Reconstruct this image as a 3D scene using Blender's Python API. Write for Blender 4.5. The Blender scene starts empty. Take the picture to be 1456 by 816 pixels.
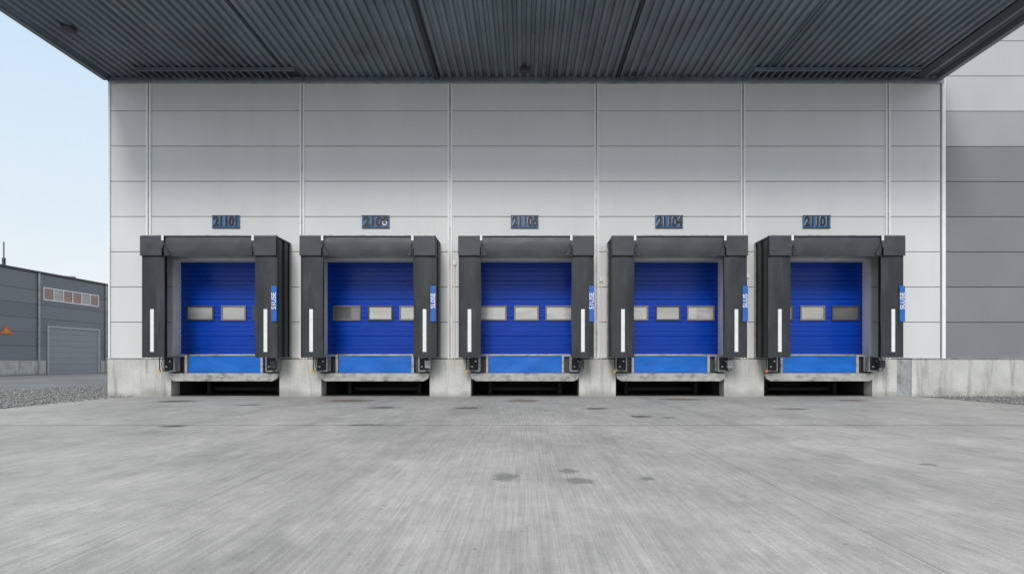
import bpy, math, random
import numpy as np
from mathutils import Vector
random.seed(7)
scene=bpy.context.scene
scene.view_settings.view_transform='Standard'
scene.view_settings.look='None'
scene.view_settings.exposure=0
D=15.0
# ------------------------------------------------------------ materials
def newmat(name):
    m=bpy.data.materials.new(name); m.use_nodes=True
    nt=m.node_tree
    b=nt.nodes['Principled BSDF']
    return m,nt,b
def N(nt,t,**k):
    n=nt.nodes.new(t)
    for a,v in k.items(): setattr(n,a,v)
    return n
def math_(nt,op,a,b=None,c=None,clamp=False):
    n=N(nt,'ShaderNodeMath',operation=op); n.use_clamp=clamp
    for i,v in enumerate((a,b,c)):
        if v is None: continue
        if isinstance(v,(int,float)): n.inputs[i].default_value=v
        else: nt.links.new(v,n.inputs[i])
    return n.outputs[0]
def maprange(nt,v,a,b,c,d,smooth=False):
    n=N(nt,'ShaderNodeMapRange')
    if smooth: n.interpolation_type='SMOOTHSTEP'
    nt.links.new(v,n.inputs[0])
    for i,x in enumerate((a,b,c,d)): n.inputs[i+1].default_value=x
    return n.outputs[0]
def coords(nt,scale=(1,1,1),loc=(0,0,0)):
    g=N(nt,'ShaderNodeNewGeometry')
    mp=N(nt,'ShaderNodeMapping')
    mp.inputs['Scale'].default_value=scale; mp.inputs['Location'].default_value=loc
    nt.links.new(g.outputs['Position'],mp.inputs[0])
    return mp.outputs[0]
def noise(nt,scale=(1,1,1),s=1.0,detail=4,rough=0.55,loc=(0,0,0)):
    n=N(nt,'ShaderNodeTexNoise'); n.inputs['Scale'].default_value=s
    n.inputs['Detail'].default_value=detail; n.inputs['Roughness'].default_value=rough
    nt.links.new(coords(nt,scale,loc),n.inputs['Vector'])
    return n.outputs['Fac']
def mixcol(nt,f,a,b,mode='MIX'):
    n=N(nt,'ShaderNodeMix',data_type='RGBA',blend_type=mode)
    if isinstance(f,(int,float)): n.inputs[0].default_value=f
    else: nt.links.new(f,n.inputs[0])
    for i,v in ((6,a),(7,b)):
        if isinstance(v,tuple): n.inputs[i].default_value=(*v,1) if len(v)==3 else v
        else: nt.links.new(v,n.inputs[i])
    return n.outputs[2]
def gen(name,col,rough=0.5,metal=0.0,ns=(1,1,1),amt=0.15,bump=0.0,bscale=None,spec=0.5,dirt=None,coat=0):
    m,nt,b=newmat(name)
    f=noise(nt,ns,1.5,4,0.6)
    f2=maprange(nt,f,0.3,0.7,1-amt,1+amt)
    hv=N(nt,'ShaderNodeHueSaturation'); hv.inputs['Color'].default_value=(*col,1); nt.links.new(f2,hv.inputs['Value'])
    out=hv.outputs[0]
    if dirt:
        d=noise(nt,dirt[1],1.0,5,0.65,(3,7,1))
        dm=maprange(nt,d,dirt[2],dirt[3],0,dirt[4],True)
        out=mixcol(nt,dm,out,dirt[0])
    nt.links.new(out,b.inputs['Base Color'])
    b.inputs['Metallic'].default_value=metal
    b.inputs['Specular IOR Level'].default_value=spec
    b.inputs['Coat Weight'].default_value=coat
    r=maprange(nt,f,0.3,0.7,max(0.02,rough-0.08),min(1,rough+0.08)); nt.links.new(r,b.inputs['Roughness'])
    if bump:
        bn=N(nt,'ShaderNodeBump'); bn.inputs['Strength'].default_value=1; bn.inputs['Distance'].default_value=bump
        nb=noise(nt,bscale or (20,20,20),1.0,3,0.6)
        nt.links.new(nb,bn.inputs['Height']); nt.links.new(bn.outputs[0],b.inputs['Normal'])
    return m
PANEL=[gen('white_panel_%d'%i,(c*0.995,c*1.0,c*0.995),0.42,0.0,(0.6,1,0.25),0.035,0.0015,(1.5,1,60),dirt=((0.42,0.42,0.41),(2.6,1,0.3),0.52,0.8,0.22)) for i,c in enumerate((0.625,0.605,0.64,0.62))]
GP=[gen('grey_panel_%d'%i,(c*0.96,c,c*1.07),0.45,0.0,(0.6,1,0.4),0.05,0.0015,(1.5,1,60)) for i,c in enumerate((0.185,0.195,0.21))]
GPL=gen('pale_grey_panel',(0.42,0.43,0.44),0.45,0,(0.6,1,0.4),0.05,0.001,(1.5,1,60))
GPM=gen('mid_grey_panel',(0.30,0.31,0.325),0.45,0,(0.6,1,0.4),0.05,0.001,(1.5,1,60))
BACK=gen('wall_core',(0.05,0.05,0.05),0.9)
TRIM=gen('white_trim',(0.80,0.80,0.80),0.35,0.0,(3,3,3),0.05)
ALU=gen('galvanised_steel',(0.42,0.43,0.44),0.4,0.6,(6,6,6),0.15,dirt=((0.16,0.14,0.12),(5,5,3),0.45,0.75,0.6))
LEV=gen('leveller_paint',(0.40,0.40,0.385),0.55,0.1,(3,3,3),0.15,dirt=((0.09,0.075,0.06),(4,4,8),0.45,0.72,0.75))
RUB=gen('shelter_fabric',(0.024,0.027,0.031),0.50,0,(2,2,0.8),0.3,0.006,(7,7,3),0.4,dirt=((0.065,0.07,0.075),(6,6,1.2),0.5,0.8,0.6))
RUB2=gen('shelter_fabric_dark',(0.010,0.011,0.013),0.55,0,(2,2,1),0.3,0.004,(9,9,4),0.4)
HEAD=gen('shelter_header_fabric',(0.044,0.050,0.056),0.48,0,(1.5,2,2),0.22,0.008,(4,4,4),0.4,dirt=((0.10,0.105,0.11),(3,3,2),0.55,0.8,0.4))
BUMP=gen('bumper_rubber',(0.016,0.016,0.016),0.7,0,(5,5,5),0.3,0.003)
BLUE=gen('blue_door_paint',(0.002,0.047,0.38),0.32,0,(1,1,2),0.06,0.0012,(3,3,12),0.32,dirt=((0.002,0.06,0.34),(1.2,1,4),0.5,0.8,0.35))
BLUE2=gen('blue_lip_paint',(0.003,0.12,0.50),0.42,0,(1,1,3),0.15,0.003,(4,4,6),0.3,dirt=((0.008,0.06,0.25),(3,3,6),0.5,0.78,0.5))
SBLUE=gen('sign_blue',(0.012,0.11,0.42),0.35,0,(4,4,4),0.1)
PBLUE=gen('number_plate_blue',(0.04,0.12,0.26),0.4,0,(8,8,8),0.4)
BLACK=gen('black_paint',(0.012,0.013,0.016),0.4)
WHITE=gen('white_paint',(0.72,0.72,0.72),0.5,0,(5,5,5),0.06,dirt=((0.35,0.35,0.34),(9,9,3),0.58,0.8,0.5))
YEL=gen('yellow_paint',(0.65,0.36,0.02),0.5)
ORG=gen('orange_paint',(0.75,0.14,0.03),0.5)
FRAME=gen('window_frame',(0.20,0.165,0.135),0.5)
BFRAME=gen('dark_frame',(0.05,0.05,0.055),0.5)
CAN=gen('canopy_steel',(0.155,0.19,0.22),0.34,0.35,(0.5,0.35,1),0.30,dirt=((0.30,0.33,0.35),(1.3,0.5,1),0.5,0.8,0.45))
CAND=gen('canopy_dark_steel',(0.03,0.036,0.042),0.5,0.2)
FAS=gen('fascia_steel',(0.18,0.20,0.215),0.45,0.2,(1,1,1),0.1)
def glass(name,c,r=0.06):
    m,nt,b=newmat(name)
    f=noise(nt,(1.2,1,4),1.3,3,0.5); v=maprange(nt,f,0.35,0.65,0,1)
    nt.links.new(mixcol(nt,v,tuple(x*0.75 for x in c),c),b.inputs['Base Color'])
    b.inputs['Roughness'].default_value=r; b.inputs['Specular IOR Level'].default_value=0.9; b.inputs['Coat Weight'].default_value=0.5
    return m
GLA=glass('acrylic_pane_bright',(0.54,0.54,0.53)); GLB=glass('acrylic_pane_dark',(0.17,0.172,0.175)); GLC=glass('acrylic_pane_mid',(0.40,0.40,0.39))  # sky reflection and pale interior are put into these grey base colours
GLR=glass('pane_red',(0.30,0.12,0.085)); GLW=glass('pane_pale',(0.42,0.38,0.36))
def concrete(name,c,stain=0.45):
    m,nt,b=newmat(name)
    a=noise(nt,(1,1,1),1.2,6,0.6); fine=noise(nt,(25,25,25),1.0,4,0.7)
    drip=noise(nt,(5,5,0.5),1.0,4,0.65,(4,0,0))
    v=maprange(nt,a,0.3,0.7,0.80,1.12); v=math_(nt,'MULTIPLY',v,maprange(nt,fine,0.3,0.7,0.86,1.1))
    v=math_(nt,'MULTIPLY',v,maprange(nt,drip,0.48,0.75,1.0,1-stain,True))
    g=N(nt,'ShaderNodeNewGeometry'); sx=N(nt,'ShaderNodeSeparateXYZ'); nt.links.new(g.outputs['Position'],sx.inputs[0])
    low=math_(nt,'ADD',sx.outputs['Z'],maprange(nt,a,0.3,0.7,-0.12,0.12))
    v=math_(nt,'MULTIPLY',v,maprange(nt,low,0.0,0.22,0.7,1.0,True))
    hv=N(nt,'ShaderNodeHueSaturation'); hv.inputs['Color'].default_value=(*c,1); nt.links.new(v,hv.inputs['Value'])
    nt.links.new(hv.outputs[0],b.inputs['Base Color']); b.inputs['Roughness'].default_value=0.85
    bn=N(nt,'ShaderNodeBump'); bn.inputs['Distance'].default_value=0.006; nt.links.new(fine,bn.inputs['Height']); nt.links.new(bn.outputs[0],b.inputs['Normal'])
    return m
CONC=concrete('plinth_concrete',(0.54,0.535,0.50))
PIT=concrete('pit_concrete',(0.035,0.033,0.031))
# ------------------------------------------------------------ geometry helpers
def empty(name,loc=(0,0,0)):
    e=bpy.data.objects.new(name,None); e.empty_display_size=0.3; e.location=loc
    scene.collection.objects.link(e); return e
def meshobj(name,vs,fs,mat,parent=None,bevel=0,smooth=False):
    me=bpy.data.meshes.new(name); me.from_pydata(vs,[],fs); me.update()
    o=bpy.data.objects.new(name,me); me.materials.append(mat)
    scene.collection.objects.link(o)
    if parent:
        o.parent=parent
        o.location=(-parent.location[0],-parent.location[1],-parent.location[2])
    if bevel:
        md=o.modifiers.new('bevel','BEVEL'); md.width=bevel; md.segments=2; md.limit_method='ANGLE'
    if smooth:
        for p in me.polygons: p.use_smooth=True
    return o
BF=[(0,3,2,1),(4,5,6,7),(0,1,5,4),(1,2,6,5),(2,3,7,6),(3,0,4,7)]
def boxv(x0,x1,y0,y1,z0,z1): return [(x0,y0,z0),(x1,y0,z0),(x1,y1,z0),(x0,y1,z0),(x0,y0,z1),(x1,y0,z1),(x1,y1,z1),(x0,y1,z1)]
def box(name,x0,x1,y0,y1,z0,z1,mat,parent=None,bevel=0): return meshobj(name,boxv(x0,x1,y0,y1,z0,z1),BF,mat,parent,bevel)
def boxes(name,lst,mat,parent=None,bevel=0):
    vs=[];fs=[]
    for b in lst:
        k=len(vs); vs+=boxv(*b); fs+=[tuple(i+k for i in f) for f in BF]
    return meshobj(name,vs,fs,mat,parent,bevel)
def prism_xz(name,poly,y0,y1,mat,parent=None,bevel=0):
    n=len(poly); vs=[(x,y0,z) for x,z in poly]+[(x,y1,z) for x,z in poly]
    fs=[tuple(range(n)),tuple(range(2*n-1,n-1,-1))]+[(i,i+n,(i+1)%n+n,(i+1)%n) for i in range(n)]
    o=meshobj(name,vs,fs,mat,parent,bevel)
    import bmesh
    bm=bmesh.new(); bm.from_mesh(o.data); bmesh.ops.recalc_face_normals(bm,faces=bm.faces); bm.to_mesh(o.data); bm.free()
    return o
def cyl(name,p0,p1,r,mat,parent=None,seg=16,r1=None):
    p0=Vector(p0);p1=Vector(p1);d=(p1-p0).normalized()
    a=d.orthogonal().normalized(); b=d.cross(a); r1=r if r1 is None else r1
    vs=[];fs=[]
    for i in range(seg):
        t=2*math.pi*i/seg; q=a*math.cos(t)+b*math.sin(t)
        vs.append(tuple(p0+q*r)); vs.append(tuple(p1+q*r1))
    for i in range(seg):
        j=(i+1)%seg; fs.append((2*i,2*j,2*j+1,2*i+1))
    fs.append(tuple(2*i for i in range(seg))[::-1]); fs.append(tuple(2*i+1 for i in range(seg)))
    return meshobj(name,vs,fs,mat,parent)
def cable(name,pts,r,mat,parent):
    c=bpy.data.curves.new(name,'CURVE'); c.dimensions='3D'; c.bevel_depth=r; c.bevel_resolution=3
    sp=c.splines.new('NURBS'); sp.points.add(len(pts)-1)
    for i,p in enumerate(pts): sp.points[i].co=(*p,1)
    sp.use_endpoint_u=True; sp.order_u=3
    c.materials.append(mat); o=bpy.data.objects.new(name,c); scene.collection.objects.link(o)
    o.parent=parent; o.location=-parent.location
    return o
def text(name,s,loc,rot,size,mat,parent,ext=0.006,offset=0.0,sx=1):
    c=bpy.data.curves.new(name,'FONT'); c.body=s; c.size=size; c.extrude=ext; c.offset=offset
    c.align_x='CENTER'; c.align_y='CENTER'; c.materials.append(mat)
    o=bpy.data.objects.new(name,c); scene.collection.objects.link(o)
    o.rotation_euler=rot; o.scale=(sx,1,1)
    o.parent=parent; o.location=Vector(loc)-parent.location
    return o
# ------------------------------------------------------------ layout
DC=[-8.45,-4.2,0.03,4.13,8.32]       # door centres
MUL=[-10.66,-6.3,-2.1,2.06,6.22,10.34]
XL,XR=-11.78,11.92
OPEN=[(c-1.5,c+1.5,0.66,3.86) for c in DC]
def sub(rect,holes):
    out=[rect]
    for h in holes:
        nxt=[]
        for r in out:
            x0,x1,z0,z1=r
            if h[1]<=x0 or h[0]>=x1 or h[3]<=z0 or h[2]>=z1: nxt.append(r); continue
            if h[0]>x0: nxt.append((x0,h[0],z0,z1))
            if h[1]<x1: nxt.append((h[1],x1,z0,z1))
            a=max(x0,h[0]); b=min(x1,h[1])
            if h[3]<z1: nxt.append((a,b,h[3],z1))
            if h[2]>z0: nxt.append((a,b,z0,h[2]))
        out=nxt
    return out
bld=empty('warehouse_building')
PL=1.05
edges=[XL+0.03]+MUL+[XR-0.05]
rows=[PL+0.02]+[1.1+i for i in range(1,9)]+[9.0]
pl={i:[] for i in range(4)}
g=0.008
for bi in range(len(edges)-1):
    for ri in range(len(rows)-1):
        a=edges[bi]+(0.035 if bi else 0); b=edges[bi+1]-0.035
        dy=random.uniform(-0.002,0.002)
        for r in sub((a,b,rows[ri]+g,rows[ri+1]-g),OPEN):
            pl[random.randrange(4)].append((r[0],r[1],dy,0.055,r[2],r[3]))
for i in pl: boxes('wall_panels',pl[i],PANEL[i],bld,0.005)
boxes('wall_core',[(r[0],r[1],0.06,0.28,r[2],r[3]) for r in sub((XL,XR,1.0,9.6),OPEN)],BACK,bld)
for c in DC:
    boxes('door_reveal',[(c-1.56,c-1.497,-0.012,0.36,1.06,3.853),(c+1.497,c+1.56,-0.012,0.36,1.06,3.853),(c-1.56,c+1.56,-0.014,0.36,3.853,3.92)],TRIM,bld,0.004)
mb=[];md=[]
for x in MUL:
    mb+= [(x-0.068,x-0.022,-0.03,0.05,PL+0.01,8.93),(x+0.022,x+0.068,-0.03,0.05,PL+0.01,8.93)]
    md+= [(x-0.022,x+0.022,-0.008,0.05,PL+0.01,8.93)]
boxes('mullion_trims',mb,TRIM,bld,0.004); boxes('mullion_grooves',md,ALU,bld)
box('corner_trim',XL-0.02,XL+0.028,-0.035,0.1,PL+0.01,9.0,TRIM,bld,0.005)
box('corner_trim',XR-0.05,XR+0.05,-0.035,0.055,PL+0.01,9.0,TRIM,bld,0.005)
box('base_flashing',XL-0.02,DC[0]-1.8,-0.10,-0.0,PL,PL+0.022,ALU,bld)
box('head_trim',XL,XR,-0.05,0.03,8.86,8.985,ALU,bld,0.004)
pg=[]; xs=XL
for c in DC:
    pg.append((xs,c-1.53)); xs=c+1.53
pg.append((xs,10.55)); 
boxes('plinth',[(a,b,-0.085,0.3,-0.2,PL) for a,b in pg],CONC,bld,0.012)
box('plinth_return',10.556,10.96,-0.07,0.3,-0.2,PL-0.004,ALU,bld,0.006)
for c in DC:
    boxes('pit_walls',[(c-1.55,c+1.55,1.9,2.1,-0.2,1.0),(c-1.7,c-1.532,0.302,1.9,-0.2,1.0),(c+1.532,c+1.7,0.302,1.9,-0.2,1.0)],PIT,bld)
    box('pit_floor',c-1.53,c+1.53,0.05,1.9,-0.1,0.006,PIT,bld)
boxes('side_and_rear_walls',[(XL,XL+0.2,0.285,30,0,9.6),(XL+0.2,30,29.8,30,0,9.6)],PANEL[0],bld)
box('roof',XL,XR,0.29,29.7,9.45,9.6,FAS,bld)
box('roof_flashing',XL-0.03,XR,-0.02,0.3,9.602,9.66,FAS,bld)
for x in MUL[1:5]:
    h=3.1+random.random()*1.0
    cyl('conduit',(x+0.13,-0.03,PL),(x+0.13,-0.03,h),0.014,TRIM,bld,10)
    box('junction_box',x+0.09,x+0.17,-0.06,-0.003,h,h+0.11,TRIM,bld,0.006)
# ------------------------------------------------------------ grey wing at right
wing=empty('warehouse_wing')
wp={i:[] for i in range(5)}
xs=[XR+0.056,20.0,28,36]
zz=[PL+0.02,2.1,3.1,4.1,5.1,6.1,7.1,8.1,9.1,10.1,11.1,12.1,13.1]
for i in range(3):
    for k in range(len(zz)-1):
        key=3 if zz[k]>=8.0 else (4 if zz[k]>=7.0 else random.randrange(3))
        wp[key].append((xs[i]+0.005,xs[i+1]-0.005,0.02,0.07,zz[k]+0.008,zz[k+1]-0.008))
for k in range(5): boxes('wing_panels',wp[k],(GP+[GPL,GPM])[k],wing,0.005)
box('wing_core',XR+0.06,36,0.075,0.28,1.0,13.1,BACK,wing)
box('wing_plinth',10.965,36,-0.085,0.3,-0.2,PL-0.002,CONC,wing,0.012)
box('wing_base_flashing',10.97,36,-0.11,0.02,PL+0.0,PL+0.028,ALU,wing)
boxes('wing_side_walls',[(XR,XR+0.055,0.06,30,9.7,13.1),(XR+0.06,36,29,29.2,0,13.1)],GP[1],wing)
box('wing_roof',XR,36,0.0,29.2,13.1,13.25,FAS,wing)
# ------------------------------------------------------------ canopy
can=empty('loading_dock_canopy')
CX0,CX1,CY=-11.93,11.84,-4.75
pitch=0.22; vs=[];fs=[]; x=CX0+0.12; prof=[]
while x<CX1-0.12-pitch:
    prof+=[(x,9.0),(x+0.085,9.0),(x+0.115,9.06),(x+0.19,9.06)]; x+=pitch
prof.append((x,9.0))
for (a,z) in prof: vs+=[(a,-0.03,z),(a,CY+0.1,z)]
for i in range(len(prof)-1): fs.append((2*i,2*i+1,2*i+3,2*i+2))
meshobj('corrugated_soffit',vs,fs,CAN,can)
box('canopy_roof_deck',CX0+0.02,CX1-0.02,CY+0.02,-0.025,9.12,9.42,FAS,can)
boxes('canopy_edge_trim',[(CX0,CX0+0.14,CY,-0.03,8.95,9.46),(CX1-0.14,CX1,CY,-0.03,8.95,9.46),(CX0+0.14,CX1-0.14,CY,CY+0.12,8.95,9.46)],FAS,can,0.008)
box('edge_flashing',CX1+0.002,CX1+0.05,CY,-0.03,8.98,9.2,TRIM,can,0.004)
box('edge_flashing',CX0-0.05,CX0-0.002,CY,-0.03,9.1,9.47,BFRAME,can,0.004)
boxes('soffit_beams',[(-2.52,-2.40,CY+0.12,-0.03,8.93,9.02),(10.95,11.25,CY+0.12,-0.03,8.965,9.02)],CAND,can,0.006)
boxes('soffit_joints',[(2.62,2.66,CY+0.12,-0.03,8.985,9.02),(-6.6,-6.57,CY+0.12,-0.03,8.99,9.02),(6.7,6.73,CY+0.12,-0.03,8.99,9.02)],CAND,can)
for a,b in ((-10.6,-6.25),(6.3,10.85)):
    boxes('vent_louvre',[(a,b,-0.62,-0.59,8.9,9.0),(a,b,-0.14,-0.11,8.9,9.0)]+[(a+0.2*i,a+0.2*i+0.03,-0.59,-0.14,8.92,8.99) for i in range(int((b-a)/0.2))],CAN,can)
    box('vent_back',a,b,-0.59,-0.14,8.992,8.997,BLACK,can)
box('wall_channel',CX0+0.15,CX1-0.15,-0.1,-0.028,8.9,8.995,CAN,can,0.005)
def dome(x,y,z,r,parent):
    vs=[];fs=[];S=20;R=6
    for i in range(R):
        t=i/(R)*math.pi/2
        for j in range(S):
            a=2*math.pi*j/S; vs.append((x+r*math.cos(t)*math.cos(a),y+r*math.cos(t)*math.sin(a),z-r*0.5*math.sin(t)))
    vs.append((x,y,z-r*0.5))
    for i in range(R-1):
        for j in range(S): fs.append((i*S+j,(i+1)*S+j,(i+1)*S+(j+1)%S,i*S+(j+1)%S))
    for j in range(S): fs.append(((R-1)*S+j,len(vs)-1,(R-1)*S+(j+1)%S))
    return meshobj('lamp_bowl',vs,fs,BFRAME,parent,smooth=True)
lamp=empty('canopy_lamp'); cyl('lamp_base',(-10.95,-2.3,8.96),(-10.95,-2.3,9.02),0.15,BFRAME,lamp,24); dome(-10.95,-2.3,8.96,0.12,lamp)
lamp=empty('canopy_lamp'); box('lamp_base',-0.12,0.2,-0.62,-0.4,8.95,9.0,BFRAME,lamp,0.01); box('lamp_lens',-0.09,0.17,-0.6,-0.42,8.93,8.949,BFRAME,lamp,0.005)
# ------------------------------------------------------------ docks
nums=['21101','2108','21105','21104','21101']
FY=-0.87
PANES=[[GLC,GLC,GLB],[GLB,GLA,GLA],[GLA,GLA,GLA],[GLA,GLC,GLA],[GLC,GLC,GLB]]
for di,c in enumerate(DC):
    door=empty('sectional_dock_door',(c,0.3,0.66))
    z=0.665; prof=[]; sec=0.533
    while z<3.9:
        for k in range(4):
            h=sec/4; dp=0.028 if k==3 else 0.012
            prof+=[(z+0.004,0.30),(z+h-(0.026 if k==3 else 0.020),0.292),(z+h-0.011,0.30+dp),(z+h-0.001,0.30+dp)]
            z+=h
    vs=[];fs=[]
    for (zz_,y) in prof: vs+=[(c-1.496,y,zz_),(c+1.496,y,zz_)]
    for i in range(len(prof)-1): fs.append((2*i,2*i+1,2*i+3,2*i+2))
    meshobj('door_leaf',vs,fs,BLUE,door)
    box('door_leaf_core',c-1.495,c+1.495,0.335,0.37,0.66,3.9,BLUE,door)
    for wi,(off,w) in enumerate(((-0.99,0.80),(-0.02,0.72),(0.93,0.80))):
        x0=c+off-w/2+0.06;x1=x0+w; z0=2.165; z1=2.6
        t=0.045
        boxes('window_frame',[(x0,x1,0.26,0.31,z0,z0+t),(x0,x1,0.26,0.31,z1-t,z1),(x0,x0+t,0.261,0.31,z0+t,z1-t),(x1-t,x1,0.261,0.31,z0+t,z1-t)],FRAME if (di+wi)%2 or di==2 else BFRAME,door,0.006)
        box('window_pane',x0+t,x1-t,0.281,0.2905,z0+t,z1-t,PANES[di][wi],door)
    box('bottom_seal',c-1.49,c+1.49,0.26,0.290,1.16,1.2,ALU,door)
    # --- leveller
    lv=empty('dock_leveller',(c,0,0))
    prism_xz('front_beam',[(c-1.56,0.655),(c-1.5,0.5),(c-1.38,0.43),(c+1.38,0.43),(c+1.5,0.5),(c+1.56,0.655)],-0.2,-0.09,LEV,lv,0.008)
    box('platform',c-1.5,c+1.5,-0.088,1.85,0.56,0.652,BFRAME,lv)
    boxes('lift_frame',[(c-1.1,c-1.0,0.9,1.6,0.007,0.55),(c+1.0,c+1.1,0.9,1.6,0.007,0.55),(c-0.999,c+0.999,1.1,1.2,0.1,0.2)],BUMP,lv)
    W=1.03; nx,nz=24,6; vs=[];fs=[]
    for i in range(nx+1):
        for j in range(nz+1):
            u=i/nx; v=j/nz
            zz_=0.662+v*0.47-0.018*math.sin(u*math.pi)*(v) 
            vs.append((c-W+2*W*u,-0.075-0.012*math.sin(u*9+di)*math.sin(v*3)-0.03*(1-v),zz_))
    for i in range(nx):
        for j in range(nz): fs.append((i*(nz+1)+j,(i+1)*(nz+1)+j,(i+1)*(nz+1)+j+1,i*(nz+1)+j+1))
    meshobj('blue_lip',vs,fs,BLUE2,lv,smooth=True)
    box('lip_core',c-W,c+W,-0.04,0.1,0.66,1.09,BUMP,lv)
    boxes('lip_frame',[(c-1.1,c-1.035,-0.16,-0.03,0.66,1.17),(c+1.035,c+1.1,-0.16,-0.03,0.66,1.17),(c-1.034,c+1.034,-0.07,-0.03,1.14,1.165),(c-1.35,c-1.101,-0.12,-0.05,1.125,1.165),(c+1.101,c+1.35,-0.12,-0.05,1.125,1.165)],LEV,lv,0.005)
    boxes('side_plates',[(c-1.5,c-1.11,-0.02,0.25,0.66,1.1),(c+1.11,c+1.5,-0.02,0.25,0.66,1.1)],BFRAME,lv,0.005)
    # --- bumpers
    for s in (-1,1):
        bp=empty('dock_bumper',(c+s*1.4,-0.2,0.85)); xc=c+s*1.42
        box('backing_plate',xc-0.17,xc+0.17,-0.155,-0.1,0.70,1.12,ALU,bp,0.004)
        box('rubber_block',xc-0.12,xc+0.12,-0.36,-0.156,0.76,1.08,BUMP,bp,0.025)
        boxes('bracket',[(xc-0.155,xc-0.125,-0.34,-0.156,0.71,1.1),(xc+0.125,xc+0.155,-0.34,-0.156,0.71,1.1),(xc-0.16,xc+0.16,-0.30,-0.156,0.70,0.735)],ALU,bp,0.004)
        cyl('bolt',(xc-0.05,-0.375,0.84),(xc-0.05,-0.355,0.84),0.025,ALU,bp); cyl('bolt',(xc+0.05,-0.375,0.99),(xc+0.05,-0.355,0.99),0.025,ALU,bp)
        if s==-1:
            cyl('release_knob',(xc-0.2,-0.42,0.68),(xc-0.2,-0.42,0.76),0.035,YEL if di<4 else ORG,bp,12)
            cyl('release_rod',(xc-0.2,-0.42,0.76),(xc-0.2,-0.42,1.12),0.014,BUMP,bp,8)
            cable('cable',[(xc-0.1,-0.4,1.12),(xc-0.18,-0.42,0.9),(xc-0.06,-0.42,0.66),(xc+0.1,-0.38,0.76)],0.009,BUMP,bp)
        else:
            cable('hose',[(xc+0.1,-0.4,1.12),(xc+0.2,-0.42,0.95),(xc+0.18,-0.42,0.70),(xc+0.05,-0.38,0.72)],0.010,BUMP,bp)
            box('control_box',xc+0.05,xc+0.2,-0.5,-0.38,0.80,1.02,ALU if di%2 else BFRAME,bp,0.01)
    # --- shelter
    cs=c+0.03
    sh=empty('dock_shelter',(cs,0,0)); H=1.8
    for s in (-1,1):
        o=s*H; i_=s*1.21
        xa,xb=min(cs+o,cs+i_),max(cs+o,cs+i_)
        nz=14; nx=6; vs=[];fs=[]
        for j in range(nz+1):
            for i in range(nx+1):
                u=i/nx;v=j/nz
                bul=0.035*(1-(2*u-1)**4)+0.006*math.sin(v*11+di*2+s)*math.sin(u*5+di)
                wob=0.008*math.sin(v*7+di*3+s*2)
                vs.append((xa+(xb-xa)*u+wob*(1 if (s>0)==(u<.5) else 0),FY-bul,1.09+v*2.70))
        for j in range(nz):
            for i in range(nx):
                a=j*(nx+1)+i; fs.append((a,a+1,a+nx+2,a+nx+1))
        meshobj('front_pad',vs,fs,RUB,sh,smooth=True)
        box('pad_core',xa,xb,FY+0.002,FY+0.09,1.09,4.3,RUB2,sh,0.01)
        xm=(xa+xb)/2+s*0.01
        box('marker_stripe',xm-0.048,xm+0.048,FY-0.046,FY-0.03,1.24,2.38,WHITE,sh,0.004)
        n=4; st=(0-FY-0.1)/n
        for k in range(n):
            y0=FY+0.092+k*st
            ins=0.0 if k%2==0 else 0.035
            xo=cs+s*(H-0.005-ins); xi=cs+s*(H-0.09)
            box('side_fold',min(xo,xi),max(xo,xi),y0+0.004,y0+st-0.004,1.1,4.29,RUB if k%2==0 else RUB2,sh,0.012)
        xo=cs+s*(H+0.012); xi=cs+s*(H-0.02)
        box('edge_profile',min(xo,xi),max(xo,xi),FY-0.004,FY+0.03,1.09,4.34,RUB,sh,0.003)
        xo=cs+s*(H+0.01); xi=cs+s*(H-0.03)
        box('wall_profile',min(xo,xi),max(xo,xi),-0.06,-0.032,1.09,4.34,ALU,sh,0.003)
        ii=cs+s*1.17; oo=cs+s*(H+0.015)
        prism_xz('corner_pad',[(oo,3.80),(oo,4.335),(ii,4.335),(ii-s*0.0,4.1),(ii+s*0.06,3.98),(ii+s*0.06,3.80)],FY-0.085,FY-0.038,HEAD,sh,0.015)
        prism_xz('corner_flap',[(ii,4.13),(ii,3.80),(ii-s*0.15,3.80)],FY-0.075,FY-0.045,RUB,sh,0.008)
        box('corner_clip',min(ii,ii+s*0.06),max(ii,ii+s*0.06),FY-0.098,FY-0.087,4.2,4.345,WHITE,sh,0.003)
    nx=20;nz=5;vs=[];fs=[]
    for j in range(nz+1):
        for i in range(nx+1):
            u=i/nx;v=j/nz
            vs.append((cs-1.21+2.42*u,FY-0.04*(1-(2*v-1)**4)-0.01*math.sin(u*14+di)*math.sin(v*3.1),3.80+v*0.53-0.012*math.sin(u*math.pi)*(1-v)))
    for j in range(nz):
        for i in range(nx):
            a=j*(nx+1)+i; fs.append((a,a+1,a+nx+2,a+nx+1))
    meshobj('header_pad',vs,fs,HEAD,sh,smooth=True)
    box('header_core',cs-1.208,cs+1.208,FY+0.004,FY+0.08,3.81,4.3,RUB2,sh,0.01)
    box('header_top_profile',cs-H-0.01,cs+H+0.01,FY-0.05,FY+0.04,4.335,4.36,ALU,sh,0.004)
    box('shelter_roof',cs-H,cs+H,FY+0.045,-0.03,4.30,4.345,RUB,sh,0.004)
    sg=empty('dock_side_sign',(cs+H-0.07,FY-0.05,2.52))
    box('sign_plate',cs+H-0.125,cs+H+0.02,FY-0.058,FY-0.048,2.05,3.0,SBLUE,sg,0.003)
    text('sign_lettering',['S1U5E','SL0SE','S1USE','5LUS','SLU5E'][di],(cs+H-0.052,FY-0.06,2.6),(math.radians(90),math.radians(-90),0),0.17,WHITE,sg,0.002,0.002)
    ns=empty('dock_number_sign',(c-0.02,-0.03,4.93))
    box('plate',c-0.40,c+0.38,-0.035,-0.006,4.77,5.12,PBLUE,ns,0.006)
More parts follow.
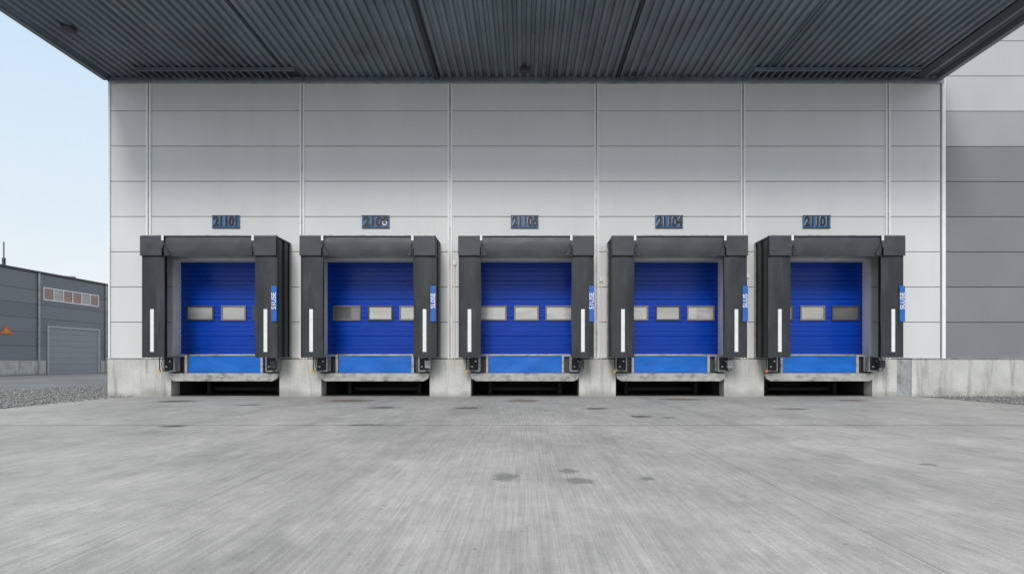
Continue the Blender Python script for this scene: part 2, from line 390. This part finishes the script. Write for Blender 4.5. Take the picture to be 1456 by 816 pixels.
    boxes('plate_rim',[(c-0.405,c+0.385,-0.04,-0.03,5.1,5.125),(c-0.405,c+0.385,-0.04,-0.03,4.765,4.785)],BLACK,ns)
    text('digits',nums[di],(c+0.003,-0.042,4.942),(math.radians(90),0,0),0.38,BLACK,ns,0.006,0.018,0.76 if len(nums[di])>4 else 0.92)
    text('digits_highlight',nums[di],(c-0.02,-0.038,4.955),(math.radians(90),0,0),0.38,TRIM,ns,0.002,-0.004,0.76 if len(nums[di])>4 else 0.92)
# ------------------------------------------------------------ neighbouring building (left)
nb=empty('industrial_building')
X0=-35.0
box('building_core',-60,X0-0.06,4,62,0,7.3,GP[0],nb)
rowsb=[1.05,2.05,3.05,4.05,5.05,6.05,7.3]
gate=(23.7,28.5,0,3.6); win=(23.4,28.4,5.42,6.38)
pb={0:[],1:[],2:[]}
for i,(a,b) in enumerate(((4,11),(11,17),(17,23.2),(23.2,29.2),(29.2,36),(36,48),(48,62))):
    for k in range(len(rowsb)-1):
        for r in sub((a+0.01,b-0.01,rowsb[k]+0.01,rowsb[k+1]-0.01),[gate,win]):
            pb[random.randrange(3)].append((X0-0.055,X0,r[0],r[1],r[2],r[3]))
for k in pb: boxes('cladding',pb[k],GP[k],nb,0.01)
boxes('plinth',[(X0-0.055,X0+0.03,4,23.6,0,1.04),(X0-0.055,X0+0.03,28.6,62,0,1.04)],CONC,nb,0.01)
box('parapet',-60,X0+0.08,3.9,62.1,7.3,7.46,BFRAME,nb,0.02)
box('gate_leaf',X0-0.058,X0-0.02,gate[0]+0.15,gate[1]-0.15,0,3.45,GPM,nb)
boxes('gate_frame',[(X0-0.05,X0+0.05,gate[0],gate[0]+0.15,0,3.6),(X0-0.05,X0+0.05,gate[1]-0.15,gate[1],0,3.6),(X0-0.05,X0+0.05,gate[0]+0.15,gate[1]-0.15,3.45,3.6)],GPL,nb,0.01)
boxes('gate_ribs',[(X0-0.02,X0-0.01,gate[0]+0.16,gate[1]-0.16,0.3+0.45*i,0.32+0.45*i) for i in range(7)],GP[1],nb)
boxes('window_frames',[(X0-0.05,X0+0.03,win[0],win[1],win[2],win[2]+0.08),(X0-0.05,X0+0.03,win[0],win[1],win[3]-0.08,win[3])]+[(X0-0.05,X0+0.03,win[0]+i*(4.93/6),win[0]+i*(4.93/6)+0.07,win[2]+0.08,win[3]-0.08) for i in range(7)],TRIM,nb,0.005)
for i in range(6):
    y=win[0]+i*(4.93/6)
    box('window_pane',X0-0.045,X0-0.02,y+0.07,y+4.93/6,win[2]+0.08,win[3]-0.08,GLW if i in (1,4) else GLR,nb)
cyl('drainpipe',(X0+0.08,23.0,0.1),(X0+0.08,23.0,7.3),0.07,ALU,nb)
cyl('drainpipe',(X0+0.08,29.1,0.1),(X0+0.08,29.1,7.3),0.06,ALU,nb)
for y,h in ((20.9,1.6),(26.2,0.1),(26.8,0.16),(27.3,0.05)):
    if h>1:
        cyl('roof_mast',(X0-0.4,y,7.4),(X0-0.4,y,9.1),0.035,BFRAME,nb,8)
        cyl('mast_base',(X0-0.4,y,7.4),(X0-0.4,y,8.0),0.1,BFRAME,nb,8)
    else: box('roof_vent',X0-1.2,X0-0.8,y,y+0.35,7.4,7.55+h,FAS,nb,0.02)
ws=empty('warning_sign',(X0+0.03,20.65,3.0))
def tri(n,s,x,mat):
    return meshobj(n,[(x,20.65-0.45*s,3.0-0.2*s),(x,20.65+0.45*s,3.0-0.2*s),(x,20.65,3.0+0.38*s),(x-0.02,20.65-0.45*s,3.0-0.2*s),(x-0.02,20.65+0.45*s,3.0-0.2*s),(x-0.02,20.65,3.0+0.38*s)],[(0,1,2),(5,4,3),(0,3,4,1),(1,4,5,2),(2,5,3,0)],mat,ws)
tri('sign_triangle',1,X0+0.04,ORG); tri('sign_inner',0.5,X0+0.045,YEL)
box('sign_back',X0+0.002,X0+0.018,20.3,21.0,2.85,3.0,ALU,ws)
# ------------------------------------------------------------ ground
def asphalt():
    m,nt,b=newmat('asphalt')
    a=noise(nt,(0.25,0.25,1),1,5,0.6); f=noise(nt,(30,30,30),1,3,0.7); s=noise(nt,(0.1,1.2,1),1,4,0.6,(5,2,0))
    v=math_(nt,'MULTIPLY',maprange(nt,a,0.3,0.7,0.75,1.25),maprange(nt,f,0.3,0.7,0.8,1.2))
    v=math_(nt,'MULTIPLY',v,maprange(nt,s,0.35,0.7,0.85,1.3))
    hv=N(nt,'ShaderNodeHueSaturation'); hv.inputs['Color'].default_value=(0.17,0.175,0.18,1); nt.links.new(v,hv.inputs['Value'])
    nt.links.new(hv.outputs[0],b.inputs['Base Color']); b.inputs['Roughness'].default_value=0.85
    bn=N(nt,'ShaderNodeBump'); bn.inputs['Distance'].default_value=0.006; nt.links.new(f,bn.inputs['Height']); nt.links.new(bn.outputs[0],b.inputs['Normal'])
    return m
def gravelmat():
    m,nt,b=newmat('gravel')
    v=N(nt,'ShaderNodeTexVoronoi'); v.inputs['Scale'].default_value=22; nt.links.new(coords(nt),v.inputs['Vector'])
    bw=N(nt,'ShaderNodeSeparateColor'); nt.links.new(v.outputs['Color'],bw.inputs[0])
    val=math_(nt,'MULTIPLY',maprange(nt,bw.outputs[0],0,1,0.6,1.4),maprange(nt,v.outputs['Distance'],0,0.6,1.15,0.4))
    hv=N(nt,'ShaderNodeHueSaturation'); hv.inputs['Color'].default_value=(0.48,0.48,0.46,1); nt.links.new(val,hv.inputs['Value'])
    nt.links.new(hv.outputs[0],b.inputs['Base Color']); b.inputs['Roughness'].default_value=0.9
    bn=N(nt,'ShaderNodeBump'); bn.inputs['Distance'].default_value=0.03; bn.invert=True; nt.links.new(v.outputs['Distance'],bn.inputs['Height']); nt.links.new(bn.outputs[0],b.inputs['Normal'])
    return m
def apronmat():
    m,nt,b=newmat('brushed_concrete')
    g=N(nt,'ShaderNodeNewGeometry'); sx=N(nt,'ShaderNodeSeparateXYZ'); nt.links.new(g.outputs['Position'],sx.inputs[0])
    X,Y=sx.outputs[0],sx.outputs[1]
    big=noise(nt,(0.3,0.3,1),1,7,0.68)
    med=noise(nt,(1.3,1.0,1),1,8,0.75,(9,3,0))
    scuff=noise(nt,(6,4,1),1,5,0.78,(1,8,0))
    # tined brush lines running out from the wall
    br=noise(nt,(75,1.1,1),1,2,0.6); br2=noise(nt,(26,0.7,1),1,4,0.75,(2,2,0))
    def rot(deg,sc,det=5):
        rm=N(nt,'ShaderNodeMapping'); rm.vector_type='TEXTURE'; rm.inputs['Rotation'].default_value=(0,0,math.radians(deg)); rm.inputs['Scale'].default_value=(1/sc[0],1/sc[1],1)
        nt.links.new(g.outputs['Position'],rm.inputs[0])
        q=N(nt,'ShaderNodeTexNoise'); q.inputs['Detail'].default_value=det; q.inputs['Scale'].default_value=1; q.inputs['Roughness'].default_value=0.75
        nt.links.new(rm.outputs[0],q.inputs[0]); return q.outputs['Fac']
    dR=rot(35,(30,0.9)); dL=rot(-36,(26,0.9))
    mR=maprange(nt,X,0.3,4.0,0,1,True); mL=maprange(nt,X,-4.0,-0.3,1,0,True)
    v=maprange(nt,big,0.32,0.68,0.82,1.14)
    v=math_(nt,'MULTIPLY',v,maprange(nt,med,0.3,0.7,0.80,1.16))
    v=math_(nt,'MULTIPLY',v,maprange(nt,scuff,0.3,0.7,0.86,1.13))
    v=math_(nt,'MULTIPLY',v,maprange(nt,br,0.3,0.7,0.87,1.11))
    v=math_(nt,'MULTIPLY',v,maprange(nt,br2,0.3,0.7,0.87,1.10))
    for dg_,mk,k in ((dR,mR,0.62),(dL,mL,0.50)):
        v=math_(nt,'MULTIPLY',v,math_(nt,'MULTIPLY_ADD',math_(nt,'SUBTRACT',dg_,0.5),math_(nt,'MULTIPLY',mk,k),1.0))
    fine=noise(nt,(70,70,70),1,3,0.8)
    v=math_(nt,'MULTIPLY',v,maprange(nt,fine,0.3,0.7,0.85,1.13))
    pit=noise(nt,(14,14,1),1,2,0.5,(6,1,0)); v=math_(nt,'MULTIPLY',v,maprange(nt,pit,0.69,0.77,1.0,0.6))
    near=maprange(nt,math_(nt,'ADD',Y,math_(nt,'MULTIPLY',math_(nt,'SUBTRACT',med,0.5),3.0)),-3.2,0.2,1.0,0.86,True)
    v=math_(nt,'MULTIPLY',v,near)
    def joint(A,p,w,k):
        nonlocal v
        d=math_(nt,'ABSOLUTE',math_(nt,'SUBTRACT',A,p))
        v=math_(nt,'MULTIPLY',v,maprange(nt,d,w*0.5,w,k,1.0))
    wob=math_(nt,'MULTIPLY_ADD',math_(nt,'SUBTRACT',med,0.5),0.04,Y)
    joint(wob,-6.8,0.036,0.42); joint(wob,-20.5,0.02,0.6)
    joint(wob,-2.35,0.03,0.75)
    for xx in (-6.3,6.3): joint(X,xx,0.014,0.65)
    for xx in (-2.3,2.0): joint(X,xx,0.010,0.75)
    for xx,w,k in ((-1.5,0.14,0.92),(0.9,0.12,0.93),(3.3,0.15,0.90),(5.1,0.15,0.92),(-3.4,0.14,0.93),(-5.4,0.14,0.92)):
        xw=math_(nt,'MULTIPLY_ADD',math_(nt,'SUBTRACT',big,0.5),1.6,X)
        d=math_(nt,'ABSOLUTE',math_(nt,'SUBTRACT',xw,xx)); v=math_(nt,'MULTIPLY',v,maprange(nt,d,w*0.5,w*1.3,k,1.0,True))
    hv=N(nt,'ShaderNodeHueSaturation'); hv.inputs['Color'].default_value=(0.462,0.447,0.420,1); nt.links.new(v,hv.inputs['Value'])
    col=hv.outputs[0]
    spots=[(0.0,-1.7,.45,.4,1),(-4.4,-1.7,.65,.45,1),(-8.6,-1.9,.55,.35,0),(4.1,-1.3,.6,.4,1),(8.3,-1.6,.45,.3,1),
      (-3.0,-3.7,.32,.26,0),(-1.2,-3.8,.3,.24,0),(1.5,-3.9,.28,.24,0),(-5.4,-6.9,.22,.14,0),(-2.5,-6.75,.34,.12,0),(2.1,-5.5,.2,.2,0),(2.55,-5.7,.12,.12,0),
      (-.16,-10.45,.12,.16,2),(.46,-10.6,.12,.13,2),(.4,-10.2,.09,.12,2),(1.05,-10.5,.07,.08,2),(3.9,-9.9,.08,.07,2),(5.6,-4.0,.35,.16,0),(-6.2,-3.0,.35,.16,0)]
    sj=math_(nt,'MULTIPLY',math_(nt,'SUBTRACT',noise(nt,(8,8,1),1,4,0.75,(3,3,0)),0.5),2.8)
    for (x,y,rx,ry,t) in spots:
        dx=math_(nt,'DIVIDE',math_(nt,'SUBTRACT',X,x),rx); dy=math_(nt,'DIVIDE',math_(nt,'SUBTRACT',Y,y),ry)
        d=math_(nt,'ADD',math_(nt,'SQRT',math_(nt,'ADD',math_(nt,'MULTIPLY',dx,dx),math_(nt,'MULTIPLY',dy,dy))),sj)
        f=maprange(nt,d,0.5,1.25,0.85 if t<2 else 0.65,0,True)
        col=mixcol(nt,f,col,[(0.09,0.085,0.08),(0.17,0.115,0.065),(0.15,0.15,0.145)][t])
    nt.links.new(col,b.inputs['Base Color'])
    nt.links.new(maprange(nt,big,0.3,0.7,0.58,0.82),b.inputs['Roughness'])
    bn=N(nt,'ShaderNodeBump'); bn.inputs['Distance'].default_value=0.005
    nt.links.new(math_(nt,'ADD',fine,br),bn.inputs['Height']); nt.links.new(bn.outputs[0],b.inputs['Normal'])
    return m
def sheet(name,pts,z,mat): return meshobj(name,[(x,y,z) for x,y in pts],[tuple(range(len(pts)))],mat)
sheet('ground',[(-900,-900),(900,-900),(900,900),(-900,900)],-0.012,asphalt())
GR=gravelmat()
sheet('gravel_bed',[(-17.6,-13.0),(-11.2,-13.0),(-11.2,0.5),(-12.0,9),(-17.6,9)],-0.006,GR)
sheet('gravel_bed',[(11.2,-8),(34,-8),(34,-0.08),(11.2,-0.08)],-0.006,GR)
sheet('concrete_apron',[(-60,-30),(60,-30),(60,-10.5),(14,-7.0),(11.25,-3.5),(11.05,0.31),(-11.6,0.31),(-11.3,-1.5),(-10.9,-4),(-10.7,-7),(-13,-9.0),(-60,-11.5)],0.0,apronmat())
def stones(name,n,xr,yr,smin,smax,excl):
    rng=np.random.default_rng(3); base=np.array([(1,0,0),(0,1,0),(-1,0,0),(0,-1,0),(0,0,1),(0,0,-1)],float)
    F=[(0,1,4),(1,2,4),(2,3,4),(3,0,4),(1,0,5),(2,1,5),(3,2,5),(0,3,5)]
    vs=[];fs=[]
    for _ in range(n):
        x=rng.uniform(*xr);y=rng.uniform(*yr)
        if excl(x,y): continue
        s=rng.uniform(smin,smax); a=rng.uniform(0,6.28)
        p=base*s*rng.uniform(0.6,1.3,(6,1))*np.array([1.2,0.9,0.6])
        R=np.array([[math.cos(a),-math.sin(a),0],[math.sin(a),math.cos(a),0],[0,0,1]])
        p=p@R.T+np.array([x,y,s*0.25]); k=len(vs)
        vs+=[tuple(q) for q in p]; fs+=[tuple(i+k for i in f) for f in F]
    return meshobj(name,vs,fs,GR)
stones('gravel',9000,(-17.6,-10.95),(-10,8),0.012,0.038,lambda x,y: x>-11.9 and y>0 or (y<-6.5 and x>-13+(-6.5-y)*-1.2))
stones('gravel',4500,(11.1,20),(-7,-0.12),0.012,0.038,lambda x,y: x<14 and y<-3.5-(x-11.25)*1.2)
# ------------------------------------------------------------ world + sun
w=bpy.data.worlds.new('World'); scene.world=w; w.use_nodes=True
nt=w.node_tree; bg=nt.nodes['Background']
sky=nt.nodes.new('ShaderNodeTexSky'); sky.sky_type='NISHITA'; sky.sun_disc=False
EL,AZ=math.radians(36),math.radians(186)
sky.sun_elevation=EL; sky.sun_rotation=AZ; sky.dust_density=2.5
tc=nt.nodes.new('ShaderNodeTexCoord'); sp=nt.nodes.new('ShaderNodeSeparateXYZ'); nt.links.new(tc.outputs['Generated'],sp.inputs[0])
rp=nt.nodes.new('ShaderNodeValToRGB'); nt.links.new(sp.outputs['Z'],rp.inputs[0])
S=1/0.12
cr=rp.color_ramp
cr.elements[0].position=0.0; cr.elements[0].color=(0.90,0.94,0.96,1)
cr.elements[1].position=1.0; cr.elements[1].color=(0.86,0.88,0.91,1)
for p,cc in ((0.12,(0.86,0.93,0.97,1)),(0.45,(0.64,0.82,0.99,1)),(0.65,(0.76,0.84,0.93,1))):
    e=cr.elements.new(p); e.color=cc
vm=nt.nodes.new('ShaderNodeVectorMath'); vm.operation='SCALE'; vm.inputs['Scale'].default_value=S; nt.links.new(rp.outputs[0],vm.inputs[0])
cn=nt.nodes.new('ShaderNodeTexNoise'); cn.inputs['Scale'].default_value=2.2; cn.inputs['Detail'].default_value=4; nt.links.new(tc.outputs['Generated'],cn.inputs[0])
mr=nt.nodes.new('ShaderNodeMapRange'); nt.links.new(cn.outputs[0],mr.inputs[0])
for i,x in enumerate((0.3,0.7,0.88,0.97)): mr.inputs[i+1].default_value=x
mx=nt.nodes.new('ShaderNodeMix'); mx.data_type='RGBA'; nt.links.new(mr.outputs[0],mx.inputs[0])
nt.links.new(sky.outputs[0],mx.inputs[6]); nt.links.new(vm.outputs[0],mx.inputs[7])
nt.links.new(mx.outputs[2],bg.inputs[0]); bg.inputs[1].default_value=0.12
sl=bpy.data.lights.new('sun','SUN'); sl.energy=2.2; sl.angle=math.radians(18); sl.color=(1,0.965,0.92)
so=bpy.data.objects.new('sun',sl); scene.collection.objects.link(so)
d=Vector((math.sin(AZ)*math.cos(EL),math.cos(AZ)*math.cos(EL),math.sin(EL)))
so.rotation_euler=d.to_track_quat('Z','Y').to_euler()
# ------------------------------------------------------------ camera
cam=bpy.data.cameras.new('camera'); co=bpy.data.objects.new('camera',cam); scene.collection.objects.link(co)
co.location=(0,-D,1.0); co.rotation_euler=(math.radians(90),0,0)
cam.sensor_width=36; cam.lens=750/1456*36
cam.shift_x=-17/1456; cam.shift_y=105/1456
cam.clip_end=3000; cam.clip_start=0.05
scene.camera=co
